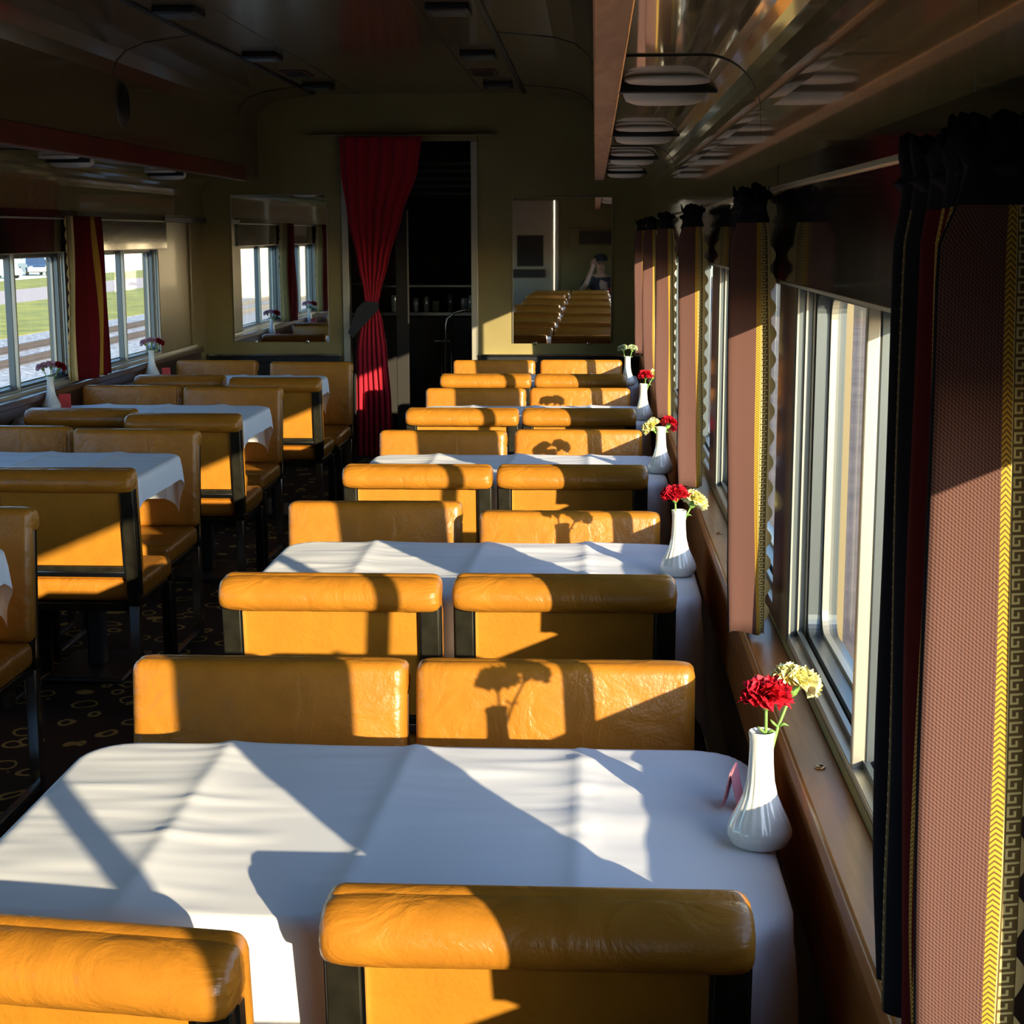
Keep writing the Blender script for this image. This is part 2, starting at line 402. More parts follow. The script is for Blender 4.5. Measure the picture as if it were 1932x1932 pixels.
# ------------------------------------------------------------------ windows (frame, mullion, glass), structure
def window(n, k, side):
    if side > 0: xa, s = XR, 1
    else: xa, s = XL, -1
    c = win_c(k); o = empty('window_%d' % n, (xa, c, 0)); o['kind'] = 'structure'
    b = MB(); rr = .07
    # frame with rounded corners: built as a ring of segments in the y,z plane
    def ring(hw, z0, z1, r, nn=6):
        p = []
        ha, hb = WA+hw, WB+hw
        for (cy, cz, a0) in ((hb-r, z1-r, 0), (-ha+r, z1-r, 90), (-ha+r, z0+r, 180), (hb-r, z0+r, 270)):
            for i in range(nn+1):
                a = R(a0+90*i/nn); p.append((cy+r*math.cos(a), cz+r*math.sin(a)))
        return p
    def ringsolid(b, hw, z0, z1, r, wdt, x0, x1, m):
        A = ring(hw, z0, z1, r); B = ring(hw-wdt, z0+wdt, z1-wdt, max(r-wdt, .01)); k_ = b.mi(m); n_ = len(A)
        V = [[b.bm.verts.new((s*x, q[0], q[1])) for q in L] for x, L in ((x0, A), (x1, A), (x1, B), (x0, B))]
        for i in range(4):
            U, W = V[i], V[(i+1) % 4]
            for j in range(n_):
                f = b.bm.faces.new((U[j], U[(j+1) % n_], W[(j+1) % n_], W[j])); f.material_index = k_; f.smooth = (i % 2 == 0) and False
    ringsolid(b, .005, ZS0-.005, ZS1+.005, .06, .028, .035, .085, m_alud)
    ringsolid(b, -.022, ZS0+.02, ZS1-.02, .045, .010, .058, .069, m_alu)
    b.build('window_frame', o)
    b = MB()
    for ye, sg in ((WB, -1), (-WA, 1)):
        b.box(s*.001, s*.036, ye, ye+sg*.004, ZS0, ZS1, m_alud)
        for xx in (.003, .018, .031): b.box(s*xx, s*(xx+.003), ye+sg*.004, ye+sg*.011, ZS0, ZS1, m_alu)
    b.build('window_jamb', o)
    b = MB(); b.box(s*.003, s*.021, -.007, .007, ZS0, ZS1, m_alu, .002); b.box(s*.021, s*.052, -.008, .008, ZS0, ZS1, m_alud, .002); b.build('mullion', o)
    b = MB(); b.box(s*.066, s*.068, -WA+.02, WB-.02, ZS0+.02, ZS1-.02, m_glass); g = b.build('window_glass', o)
    b = MB(); b.box(s*.002, s*.034, -WA, WB, ZS0-.004, ZS0+.010, m_alu, .002); b.box(s*.018, s*.026, -WA, WB, ZS0+.01, ZS0+.022, m_alud); b.build('window_track', o)
n = 1
for k in KS: window(n, k, 1); n += 1
for k in KS: window(n, k, -1); n += 1

# sills (continuous wooden ledge) right and left
b = MB(); b.box(.284, XR+.002, Y0, Y1-.06, .812, .846, m_sill, .005); b.box(.304, XR, Y0, Y1-.06, .60, .813, m_sill)
struct(b, 'trim_12')
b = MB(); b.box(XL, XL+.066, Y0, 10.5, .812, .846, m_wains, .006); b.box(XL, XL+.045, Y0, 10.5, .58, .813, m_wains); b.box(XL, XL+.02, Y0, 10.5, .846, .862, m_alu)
struct(b, 'trim_13')
for (x, y) in ((.312, 2.53), (.318, 2.14), (.312, 4.30), (.312, 3.9)):
    b = MB(); b.lathe([(.0075, .0), (.0075, .002), (.005, .0035), (.004, .001), (.0005, .001)], m_brass, 16)
    o = b.build('screw_cap'); o.location = (x, y, .846)
    nm = {2.53: 'round brass screw cup on the sill beyond the nearest mullion', 2.14: 'round brass screw cup on the sill at the foot of the nearest mullion', 4.30: 'brass screw cup farthest along the right window sill', 3.9: 'brass screw cup on the sill beside the second table'}[y]
    tag(o, nm, 'screw', 'brass cups on the right sill')

# valances: glossy dark pelmets over each window
for (nm, s, xa) in (('right', 1, XR), ('left', -1, XL)):
    for k in KS:
        if k < -1: continue
        c = win_c(k)
        rows = {-1: 'behind the camera', 0: 'nearest', 1: 'second', 2: 'third', 3: 'fourth', 4: 'farthest'}
        t = empty('window_valance', (xa, c, 0)); tag(t, 'glossy dark pelmet above the %s window of the %s wall' % (rows[k], nm), 'valance', 'pelmets over the %s windows' % nm)
        b = MB(); b.box(-s*.016, -s*.010, -.86, .86, 1.497, 1.655, m_valance); b.box(-s*.010, -s*.001, -.86, -.85, 1.497, 1.655, m_valance); b.box(-s*.010, -s*.001, .85, .86, 1.497, 1.655, m_valance); b.build('valance_panel', t)
        b = MB(); b.box(-s*.022, -s*.001, -.86, .86, 1.655, 1.664, m_alu, .002); b.box(-s*.018, -s*.001, -.86, .86, 1.664, 1.70, m_valance); b.build('cornice', t)
        b = MB(); b.box(-s*.019, -s*.009, -.86, .86, 1.493, 1.498, m_alu); b.build('edge_strip', t)

# ------------------------------------------------------------------ curtains
def catmull(pts, n):
    out = []
    for i in range(len(pts)-1):
        p0 = pts[max(i-1, 0)]; p1 = pts[i]; p2 = pts[i+1]; p3 = pts[min(i+2, len(pts)-1)]
        for j in range(n):
            t = j/n
            out.append(tuple(.5*((2*p1[q]) + (-p0[q]+p2[q])*t + (2*p0[q]-5*p1[q]+4*p2[q]-p3[q])*t*t + (-p0[q]+3*p1[q]-3*p2[q]+p3[q])*t**3) for q in range(2)))
    out.append(pts[-1]); return out
def curtain(sgn, xa, k, label, seed, zb=.856, amp=1., side='r'):
    """pleated curtain on the post between two windows; plan given as (distance from wall, y)"""
    rnd = random.Random(seed)
    yc = win_c(k) - P/2
    plan = [(.036, -.282), (.042, -.285), (.056, -.288), (.064, -.288), (.090, -.287), (.114, -.284), (.108, -.26), (.080, -.235), (.086, -.19), (.086, -.165), (.090, -.155), (.060, -.13), (.080, -.08), (.077, -.06),
            (.055, -.03), (.078, .03), (.055, .06), (.080, .10), (.072, .13), (.050, .15), (.078, .185), (.066, .215), (.036, .225)]
    plan = [(a, (c+.288)*.79-.085) for a, c in plan]
    mats = [m_scallop, m_key, m_gold, m_mauve, m_mauve, m_shaded_cloth, m_shaded_cloth, m_key, m_key, m_gold, m_burg, m_burg, m_gold, m_shaded_cloth, m_burg, m_shaded_cloth, m_shaded_cloth, m_key, m_burg, m_shaded_cloth, m_shaded_cloth, m_shaded_cloth]
    N = 5
    pts = catmull(plan, N)
    b = MB(); bm = b.bm; uvl = bm.loops.layers.uv.new('UVMap'); uv2 = bm.loops.layers.uv.new('strip')
    zt = 1.652; nz = 30
    L = [0]
    for i in range(1, len(pts)): L.append(L[-1] + math.dist(pts[i], pts[i-1]))
    grid = []
    for iz in range(nz+1):
        f = iz/nz; z = zt + (zb-zt)*f
        bul = 1 - .36*math.exp(-((z-1.618)/.026)**2) - .14*(1-f)**2 - .10*max(0, (f-.85)/.15)
        row = []
        for i, (dx, dy) in enumerate(pts):
            q = .058 + (dx-.058)*bul
            yy = dy*(1 - .10*(1-f)**2) + .010*math.sin(f*5+seed+i*.06)*f
            q += .004*math.sin(f*7 + i*.15 + seed)*f - .015*f
            zz = z + (.010*math.sin(i*.9+seed) if iz == 0 else 0)
            if iz == nz: zz += .004*math.sin(i*.35)
            row.append(bm.verts.new((xa - sgn*max(q, .032), yc+yy, zz)))
        grid.append(row)
    for iz in range(nz):
        for i in range(len(pts)-1):
            f = bm.faces.new((grid[iz][i], grid[iz][i+1], grid[iz+1][i+1], grid[iz+1][i])); f.smooth = True
            seg = i//N; f.material_index = b.mi(mats[seg]) if iz > 1 else b.mi(m_shaded_cloth)
            for l, (ii, zz) in zip(f.loops, ((i, iz), (i+1, iz), (i+1, iz+1), (i, iz+1))):
                v = zz/nz*(zt-zb); l[uvl].uv = (L[ii], v); l[uv2].uv = ((ii - seg*N)/N, v)
    # scalloped outer edge on the near end
    ks = b.mi(m_scallop); e = [grid[i][0].co.copy() for i in range(nz+1)]
    def edge_at(z):
        for i in range(nz):
            if e[i].z >= z >= e[i+1].z:
                t = (e[i].z-z)/max(1e-6, e[i].z-e[i+1].z); return e[i].lerp(e[i+1], t)
        return e[-1].copy()
    z = 1.56
    while z > zb+.03:
        c0 = edge_at(z); c1 = edge_at(z-.036); mid = edge_at(z-.018)
        fan = [c0]
        for q in range(1, 8):
            a = q/8; p = edge_at(z-.036*a); p.x += sgn*.010*math.sin(PI*a); p.y += .004*math.sin(PI*a); fan.append(p)
        fan.append(c1)
        vs = [bm.verts.new(p) for p in fan]
        f = bm.faces.new(vs); f.material_index = ks
        z -= .046
    # normals are double-sided cloth: keep as is
    me = bpy.data.meshes.new('curtain'); bm.to_mesh(me); bm.free()
    for m in b.mats: me.materials.append(m)
    o = bpy.data.objects.new('curtain', me); COL.objects.link(o)
    so_ = o.modifiers.new('thick', 'SOLIDIFY'); so_.thickness = .0022; so_.offset = 0
    # header loops
    for i, yy in enumerate((-.06, .03, .12, .20, .28)):
        h = MB(); h.tube([(xa-sgn*.040, yc+yy, 1.60), (xa-sgn*.064, yc+yy-.010, 1.628), (xa-sgn*.060, yc+yy, 1.650+.005*math.sin(i*2+seed)), (xa-sgn*.036, yc+yy+.012, 1.645)], .012, m_shaded_cloth, 8, rs=[.004, .016, .016, .007])
        h.build('curtain_loop', o)
    tag(o, label, 'curtain', 'window curtains on the %s wall' % ('right' if side == 'r' else 'left'))
    return o
rl = {0: 'mauve and gold pleated curtain in the right foreground beside the nearest table', 1: 'pleated curtain hanging past the nearest window, its mauve face lit by sun', 2: 'pleated curtain between the second and third windows of the right wall',
      3: 'pleated curtain between the third and fourth windows of the right wall', 4: 'pleated curtain between the fourth and farthest windows of the right wall', 5: 'pleated curtain in the far right corner past the last window', -1: 'pleated curtain on the right wall behind the camera'}
for k in range(0, 6):
    curtain(1, XR, k, rl[k], k*1.7)
ll = {3: 'burgundy pleated curtain left of the dark car window, at the left picture edge', 4: 'burgundy pleated curtain between the two visible left windows'}
ll = {4: 'burgundy pleated curtain with gold scalloped trim between the two visible left windows', 3: 'burgundy pleated curtain on the left wall just outside the picture', 2: 'burgundy pleated curtain on the left wall beside the nearest left table'}
def curtain_left(k, label, seed):
    yc = win_c(k) - P/2; xa = XL
    plan = [(.03, -.24), (.055, -.235), (.06, -.22), (.075, -.16), (.10, -.12), (.12, -.06), (.11, -.01), (.075, .03), (.11, .08), (.12, .12), (.08, .17), (.10, .21), (.05, .235), (.03, .24)]
    mats = [m_key, m_scallop, m_burg, m_burg, m_velvet2, m_velvet2, m_burg, m_gold, m_velvet2, m_burg, m_burg, m_key, m_scallop]
    N = 4; pts = catmull(plan, N); b = MB(); bm = b.bm; uvl = bm.loops.layers.uv.new('UVMap'); uv2 = bm.loops.layers.uv.new('strip')
    zt, zb, nz = 1.672, .856, 26; grid = []
    for iz in range(nz+1):
        f = iz/nz; z = zt+(zb-zt)*f; bul = 1 - .3*(1-f)**2 - .15*f**3
        grid.append([bm.verts.new((xa + .05+(dx-.05)*bul + .006*math.sin(f*6+i*.2+seed), yc+dy*(1-.15*(1-f)**2)+.006*math.sin(5*f+seed), z)) for i, (dx, dy) in enumerate(pts)])
    for iz in range(nz):
        for i in range(len(pts)-1):
            f = bm.faces.new((grid[iz][i], grid[iz][i+1], grid[iz+1][i+1], grid[iz+1][i])); f.smooth = True; seg = i//N; f.material_index = b.mi(mats[seg])
            for l, (ii, zz) in zip(f.loops, ((i, iz), (i+1, iz), (i+1, iz+1), (i, iz+1))):
                v = zz/nz*(zt-zb); l[uvl].uv = (ii*.01, v); l[uv2].uv = ((ii-seg*N)/N, v)
    ks = b.mi(m_scallop)
    for col in (0, -1):
        e = [grid[i][col].co.copy() for i in range(nz+1)]
        for q in range(0, nz-1, 2):
            fan = []
            for j in range(7):
                a = j/6*2; i0 = min(int(a), 1); p = e[q+i0].lerp(e[q+i0+1], a-i0); p.y += (-1 if col == 0 else 1)*.016*math.sin(PI*j/6); p.x -= .004*math.sin(PI*j/6); fan.append(bm.verts.new(p))
            f = bm.faces.new(fan); f.material_index = ks
    me = bpy.data.meshes.new('curtain'); bm.to_mesh(me); bm.free()
    for m in b.mats: me.materials.append(m)
    o = bpy.data.objects.new('curtain', me); COL.objects.link(o)
    md = o.modifiers.new('thick', 'SOLIDIFY'); md.thickness = .0022; md.offset = 0
    tag(o, label, 'curtain', 'window curtains on the left wall')
m_velvet2 = mat('burgundy_velvet', (.10, .004, .009), .9, spec=.1)
for k in (2, 3, 4): curtain_left(k, ll[k], k*1.3)

# ------------------------------------------------------------------ dining chair (faces local +y, back at y=0)
def make_chair():
    root = empty('dining_chair')
    tilt = Matrix.Translation((0, .0, .44)) @ Matrix.Rotation(R(5.5), 4, 'X') @ Matrix.Translation((0, 0, -.44))   # leans back (top towards -y)
    b = MB(); b.box(-.248, .248, .028, .078, .445, .826, m_vinyl, .022, 4); 
    bmesh.ops.transform(b.bm, matrix=tilt, verts=b.bm.verts); br = b.build('backrest', root)
    b = MB(); b.box(-.200, .200, .016, .036, .500, .775, m_vinyl_panel, .004); bmesh.ops.transform(b.bm, matrix=tilt, verts=b.bm.verts); b.build('back_panel', root)
    # padded roll over the top, wrapping to the rear
    b = MB(); k = b.mi(m_vinyl)
    prof = [(.060, .755), (.062, .785), (.060, .812), (.048, .824), (.020, .829), (-.006, .820), (-.022, .800), (-.026, .780), (-.018, .760), (.002, .752)]
    nx = 26; rings = []
    for i in range(nx+1):
        f = i/nx; x = -.251 + .502*f
        e = min(f, 1-f)*nx; sc_ = 1 - (.16 if e == 0 else .05 if e == 1 else 0)
        rg = []
        for j, (y, z) in enumerate(prof):
            cy, cz = .026, .788
            wr = .0014*noise.noise(Vector((x*38, j*.7, 3.1)))
            rg.append(b.bm.verts.new((x, cy+(y-cy)*sc_+wr, cz+(z-cz)*sc_+wr)))
        rings.append(rg)
    for i in range(nx):
        for j in range(len(prof)):
            f = b.bm.faces.new((rings[i][j], rings[i][(j+1) % len(prof)], rings[i+1][(j+1) % len(prof)], rings[i+1][j])); f.material_index = k; f.smooth = True
    for rg in (rings[0][::-1], rings[-1]):
        f = b.bm.faces.new(rg); f.material_index = k
    bmesh.ops.transform(b.bm, matrix=tilt, verts=b.bm.verts)
    o = b.build('top_roll', root); md = o.modifiers.new('s', 'SUBSURF'); md.levels = 1; md.render_levels = 1
    for s in (-1, 1):
        b = MB(); b.box(s*.202, s*.244, .004, .036, .40, .762, m_frame, .003); b.box(s*.198, s*.203, .006, .030, .46, .762, m_chrome); b.box(s*.244, s*.248, .02, .036, .40, .762, m_chrome)
        bmesh.ops.transform(b.bm, matrix=tilt, verts=b.bm.verts); b.build('back_post', root)
        b = MB(); b.box(s*.206, s*.242, .004, .040, .0, .372, m_chrome, .004); b.box(s*.205, s*.243, .003, .041, .365, .41, m_frame, .004); b.build('leg', root)
        b = MB(); b.box(s*.206, s*.240, .400, .434, .0, .36, m_frame, .004); b.build('leg', root)
        b = MB(); b.box(s*.212, s*.236, .03, .41, .012, .030, m_alud, .004); b.build('stretcher', root)
    b = MB(); b.box(-.200, .200, .010, .030, .462, .484, m_chrome, .005); b.box(-.200, .200, .008, .026, .484, .500, m_frame, .002)
    bmesh.ops.transform(b.bm, matrix=tilt, verts=b.bm.verts); b.build('chrome_rail', root)
    b = MB(); b.box(-.238, .238, .030, .455, .375, .450, m_vinyl, .024, 4)
    for v in b.bm.verts:
        if v.co.z > .43: v.co.z += .010*(1-(v.co.x/.24)**2)
    b.build('seat', root)
    b = MB(); b.box(-.225, .225, .02, .43, .345, .374, m_frame, .004); b.build('seat_frame', root)
    return root
chair0 = make_chair(); used = [False]
def place_chair(xc, y, rz, label, group, z=0., s=1.):
    o = chair0 if not used[0] else copy_tree(chair0)
    used[0] = True
    o.location = (xc, y, 0); o.rotation_euler = (0, 0, rz); o.scale = (s, s, 1)
    tag(o, label, 'chair', group); return o
order_r = {-1: 'the table under the camera', 0: 'the nearest right table', 1: 'the second right table', 2: 'the third right table', 3: 'the fourth right table', 4: 'the farthest right table'}
order_l = {1: 'the nearest left table', 2: 'the second left table', 3: 'the third left table', 4: 'the farthest left table'}
gB, gF = 'tan chairs seen from behind', 'tan chairs facing the camera'
# (xc, y, rz, label) backs to the camera
BR = [(-.062, 1.728, 0, 0, 'window'), (-.622, 1.62, R(-7), 0, 'aisle'),
      (-.063, 3.465, 0, 1, 'window'), (-.585, 3.455, 0, 1, 'aisle'),
      (-.070, 5.185, 0, 2, 'window'), (-.580, 5.18, 0, 2, 'aisle'),
      (-.065, 6.915, 0, 3, 'window'), (-.575, 6.915, 0, 3, 'aisle'),
      (-.075, 8.64, 0, 4, 'window'), (-.590, 8.64, 0, 4, 'aisle'),
      (-.065, -.0, 0, -1, 'window'), (-.58, -.0, 0, -1, 'aisle')]
for (x, y, rz, k, seat) in BR:
    place_chair(x, y, rz, 'tan vinyl chair, back to the camera, %s seat at %s' % (seat, order_r[k]), gB)
FR = [(-.066, 2.755, 0, 0, 'window'), (-.578, 2.755, 0, 0, 'aisle'),
      (-.065, 4.315, 0, 1, 'window'), (-.622, 4.46, R(2), 1, 'aisle'),
      (-.060, 6.17, 0, 2, 'window'), (-.585, 6.13, 0, 2, 'aisle'),
      (-.070, 7.88, 0, 3, 'window'), (-.585, 7.85, 0, 3, 'aisle'),
      (-.080, 9.66, 0, 4, 'window'), (-.605, 9.62, 0, 4, 'aisle'),
      (-.065, 1.03, 0, -1, 'window'), (-.58, 1.03, 0, -1, 'aisle')]
for (x, y, rz, k, seat) in FR:
    place_chair(x, y, PI+rz, 'tan vinyl chair facing the camera, %s seat at %s' % (seat, order_r[k]), gF)
BL = [(-2.20, 5.07, 0, 2, 'window'), (-1.745, 5.06, 0, 2, 'aisle')]
BL = [(-2.28, 5.10, 0, 2, 'window'), (-1.742, 5.06, 0, 2, 'aisle'), (-2.248, 6.85, 0, 3, 'window'), (-1.745, 6.66, 0, 3, 'aisle'), (-2.245, 8.53, 0, 4, 'window'), (-1.700, 8.40, 0, 4, 'aisle')]
for (x, y, rz, k, seat) in BL:
    place_chair(x, y, rz, 'tan vinyl chair, back to the camera, %s seat at %s' % (seat, order_l[k]), gB)
FL = [(-2.35, 4.32, 0, 1, 'window'), (-1.815, 4.32, 0, 1, 'aisle'), (-2.335, 6.22, 0, 2, 'window'), (-1.795, 6.13, 0, 2, 'aisle'), (-2.345, 7.95, 0, 3, 'window'), (-1.808, 7.88, 0, 3, 'aisle'), (-2.29, 9.58, 0, 4, 'window'), (-1.695, 9.48, 0, 4, 'aisle')]
for (x, y, rz, k, seat) in FL:
    place_chair(x, y, PI+rz, 'tan vinyl chair facing the camera, %s seat at %s' % (seat, order_l[k]), gF)
place_chair(.08, -1.06, 0, 'tan vinyl chair behind the camera on which a person in a dark cap sits', 'tan chairs behind the camera')

# ------------------------------------------------------------------ tables and cloths
ZT = .757
def make_table():
    t = empty('dining_table')
    b = MB(); b.box(-.505, .515, -.315, .315, ZT-.032, ZT-.003, m_wains, .008); b.build('tabletop', t)
    b = MB(); b.box(-.30, -.24, -.035, .035, .02, ZT-.03, m_alud, .01); b.build('pedestal', t)
    b = MB(); b.box(-.42, -.12, -.20, .20, 0, .022, m_alud, .01); b.build('base_plate', t)
    b = MB(); b.box(.44, .515, -.20, .20, ZT-.11, ZT-.03, m_dark, .006); b.build('wall_bracket', t)
    return t
tab0 = make_table()
def cloth_mesh(seed, hx0, hx1, hy, aisle=-1, folds=((-.295, 0.0), (-.012, 0.05), (.272, .0))):
    """cloth over a 1.03 x .66 top; hx0 = drop on the low-x side, hx1 = drop on the high-x side, hy = drop on both y sides"""
    X0, X1, Ya, Yb = -.516, .524, -.325, .325
    nx, ny = 170, 90
    b = MB(); bm = b.bm; k = b.mi(m_cloth); rnd = random.Random(seed)
    ox, oy = rnd.uniform(0, 50), rnd.uniform(0, 50)
    us = [X0-hx0 + (X1-X0+hx0+hx1)*i/nx for i in range(nx+1)]; vs_ = [Ya-hy + (Yb-Ya+2*hy)*j/ny for j in range(ny+1)]
    rr = .018
    RC = .075
    def drop(d):      # distance past the edge -> (horizontal, down)
        if d <= 0: return 0., 0.
        a = min(d/rr, PI/2)
        return rr*math.sin(a), rr*(1-math.cos(a)) + max(0, d-rr*PI/2)
    grid = []
    for u in us:
        col = []
        for v in vs_:
            cx, cy = min(max(u, X0+RC), X1-RC), min(max(v, Ya+RC), Yb-RC)
            ex, ey = u-cx, v-cy; L = math.hypot(ex, ey)
            x, y, dn = u, v, 0.
            if L > RC:
                nx_, ny_ = ex/L, ey/L; h, dn = drop(L-RC)
                corner = min(abs(ex), abs(ey))/L if L else 0
                fl = .16*corner*dn + .012*corner*math.sin(9*math.atan2(ey, ex))*min(1, dn/.05)
                x, y = cx + nx_*(RC+h+fl), cy + ny_*(RC+h+fl)
                dx, dy = (ex if abs(ex) > abs(ey) else 0), (ey if abs(ey) >= abs(ex) else 0)
            dnx, dny = (dn if L > RC and abs(ex) > abs(ey) else 0), (dn if L > RC and abs(ey) >= abs(ex) else 0)
            z = ZT - dn
            # ironed creases and crumples
            s = 0.
            if not dn:
                for (fx, sl) in folds:
                    d = (u - fx - sl*(v)) ; s += .0085*math.exp(-max(0, -d)/.022 - max(0, d)/.05)
                s += .0035*math.exp(-abs(v-.02)/.02)*(.5+.5*math.sin(u*9+ox)) * (1 if u < -.1 else .25)
                s += .0050*noise.noise(Vector((u*3+ox, v*10+oy, 0))) + .0026*noise.noise(Vector((u*6+ox, v*36+oy, 3)))*(1 if u < .3 else .4)
                s += .0022*noise.noise(Vector((u*2+ox, v*2+oy, 7)))
            else:
                wv = .010*min(1, dn/.12)
                if dny and not dnx: y += math.copysign(wv*noise.noise(Vector((u*9+ox, 0, oy)))*1.3, dy)
                elif dnx and not dny: x += math.copysign(wv*(noise.noise(Vector((v*9+ox, 1, oy)))+.2), dx)
            col.append(bm.verts.new((x, y, z+max(s, -.001)+.004)))
        grid.append(col)
    for i in range(nx):
        for j in range(ny):
            f = bm.faces.new((grid[i][j], grid[i+1][j], grid[i+1][j+1], grid[i][j+1])); f.smooth = True; f.material_index = k
    return b
def table(x, y, which, k, rot=0.):
    global tab0
    t = tab0 if table.n == 0 else copy_tree(tab0); table.n += 1
    t.location = (x, y, 0); t.rotation_euler = (0, 0, rot)
    nm = (order_r if which == 'r' else order_l)[k]
    tag(t, 'dark pedestal table under a white cloth, %s' % nm, 'table', 'dining tables')
    if which == 'r': bb = cloth_mesh(k*3+1, .12, .24, .19)
    else: bb = cloth_mesh(k*3+50, .10, .24, .19)
    c = bb.build('tablecloth'); c.location = (x, y, 0); c.rotation_euler = (0, 0, rot)
    tag(c, 'white creased tablecloth draped over %s' % nm, 'tablecloth', 'white tablecloths')
table.n = 0
for k in range(-1, 5):
    table(-.290, 2.137+P*k, 'r', k)
for k, y in ((1, 3.78), (2, 5.60), (3, 7.29), (4, 8.97)):
    table(-2.09, y, 'l', k, PI)

# ------------------------------------------------------------------ vases with carnations
def vase_mesh():
    b = MB()
    prof = [(.020, 0), (.030, .001), (.039, .006), (.0440, .018), (.0438, .026), (.039, .038), (.031, .054), (.0235, .072), (.0190, .092), (.0170, .115), (.0162, .138), (.0165, .150), (.0178, .156), (.0178, .160), (.0165, .1615), (.0148, .159), (.0140, .150), (.0130, .10), (.002, .098)]
    # densify
    q = []
    for i in range(len(prof)-1):
        for j in range(3):
            t = j/3; q.append((prof[i][0]*(1-t)+prof[i+1][0]*t, prof[i][1]*(1-t)+prof[i+1][1]*t))
    q.append(prof[-1])
    b.lathe(q, m_porc, 108, flute=lambda z: .055*max(0, math.sin(PI*min(1, max(0, (z-.012)/.125)))))
    return b
def blossom(m, seed, rad=.026):
    b = MB(); bm = b.bm; k = b.mi(m); rnd = random.Random(seed)
    for ring, (cnt, tilt0, ln) in enumerate(((13, 80, 1.), (13, 64, .98), (12, 48, .93), (11, 32, .86), (8, 18, .78), (5, 6, .68))):
        for i in range(cnt):
            a = 2*PI*(i+.5*ring+rnd.uniform(-.25, .25))/cnt; tl = R(tilt0+rnd.uniform(-8, 8)); L = rad*ln*rnd.uniform(.9, 1.1); W = rad*.55
            d = Vector((math.cos(a)*math.sin(tl), math.sin(a)*math.sin(tl), math.cos(tl))); sd_ = Vector((-math.sin(a), math.cos(a), 0)); nn = d.cross(sd_)
            rows = []
            for r_ in range(5):
                f = r_/4; row = []
                for c_ in range(7):
                    g = (c_-3)/3; wid = W*(.18+.95*f**1.2)
                    fr = (.12*rad*(1 if c_ % 2 else -1) if r_ == 4 else 0)
                    p = d*(L*f*(1-.12*g*g) + fr*.8) + sd_*(wid*g) + nn*(rad*.20*math.sin(g*5+i*2.1+ring)*f + rad*.12*f*rnd.uniform(-1, 1) - rad*.25*f*f)
                    row.append(bm.verts.new(p))
                rows.append(row)
            for r_ in range(4):
                for c_ in range(6):
                    fc = bm.faces.new((rows[r_][c_], rows[r_][c_+1], rows[r_+1][c_+1], rows[r_+1][c_])); fc.material_index = k; fc.smooth = True
    return b
def flower(vx, vy, top, m, label, seed, rad=.026, grp='carnations in the table vases'):
    """stem from vase mouth at (vx,vy,z) to top (world)"""
    T = Vector(top); o = empty('carnation', (vx, vy, ZT+.004+.1)); tag(o, label, 'flower', grp)
    base = Vector((0, 0, 0)); tip = T - Vector((vx, vy, ZT+.104))
    d = (tip - Vector((0, 0, .03))).normalized()
    c0 = tip - d*rad*1.1
    mid = c0*.5 + Vector((0, 0, .012))
    pts = [base, mid*.6+base*.4, mid, c0*.75+mid*.25, c0]
    b = MB(); b.tube(pts, .0022, m_green, 8); 
    q = mid; b.tube([q, q+Vector((.008, -.003, .006)), q+Vector((.014, -.004, .003))], .001, m_green, 5, rs=[.0016, .0022, .0004])
    b.tube([q, q+Vector((-.007, -.003, .007)), q+Vector((-.011, -.004, .012))], .001, m_green, 5, rs=[.0016, .0022, .0004])
    b.build('stem', o)
    rot = d.to_track_quat('Z', 'Y').to_matrix().to_4x4()
    b = MB(); b.tube([(0, 0, 0), (0, 0, .006), (0, 0, .018), (0, 0, .027)], .006, m_green, 12, rs=[.003, .0075, .0085, .0095])
    bmesh.ops.transform(b.bm, matrix=Matrix.Translation(c0) @ rot, verts=b.bm.verts); b.build('calyx', o)
    b = blossom(m, seed, rad)
    bmesh.ops.transform(b.bm, matrix=Matrix.Translation(c0+d*.020) @ rot, verts=b.bm.verts); b.build('blossom', o)
v0 = None
def vase(x, y, label):
    global v0
    if v0 is None: v0 = vase_mesh().build('bud_vase'); o = v0
    else: o = v0.copy(); COL.objects.link(o)
    o.location = (x, y, ZT+.004); tag(o, label, 'vase', 'white bud vases'); return o
#   x, y, [(dx, dy, z, material, colour)]
VS = [(.228, 2.066, 'the nearest right table', [(.004, .0, .997, m_red, 'red'), (.052, .03, 1.006, m_yel, 'yellow')]),
      (.207, 3.80, 'the second right table', [(-.012, .0, .985, m_red, 'red'), (.045, .02, .965, m_yel, 'yellow')]),
      (.232, 5.48, 'the third right table', [(-.045, .0, .945, m_yel, 'yellow'), (.035, .02, .955, m_red, 'red')]),
      (.219, 7.09, 'the fourth right table', [(.010, .0, .985, m_red, 'red'), (.055, .02, .98, m_yel, 'yellow')]),
      (.180, 8.68, 'the farthest right table', [(-.03, .0, .985, m_pale, 'pale green'), (.03, .01, .985, m_pale, 'pale green')])]
for i, (x, y, nm, fl) in enumerate(VS):
    vase(x, y, 'white fluted bud vase on %s' % nm)
    for j, (dx, dy, z, m, c) in enumerate(fl):
        side = ', left one of the pair' if (i == 4 and j == 0) else ', right one of the pair' if i == 4 else ''
        flower(x+(.006 if dx > 0 else -.006), y, (x+dx, y+dy, z-.012), m, '%s carnation in the vase on %s%s' % (c, nm, side), i*7+j, rad=.031 if m is not m_pale else .026)
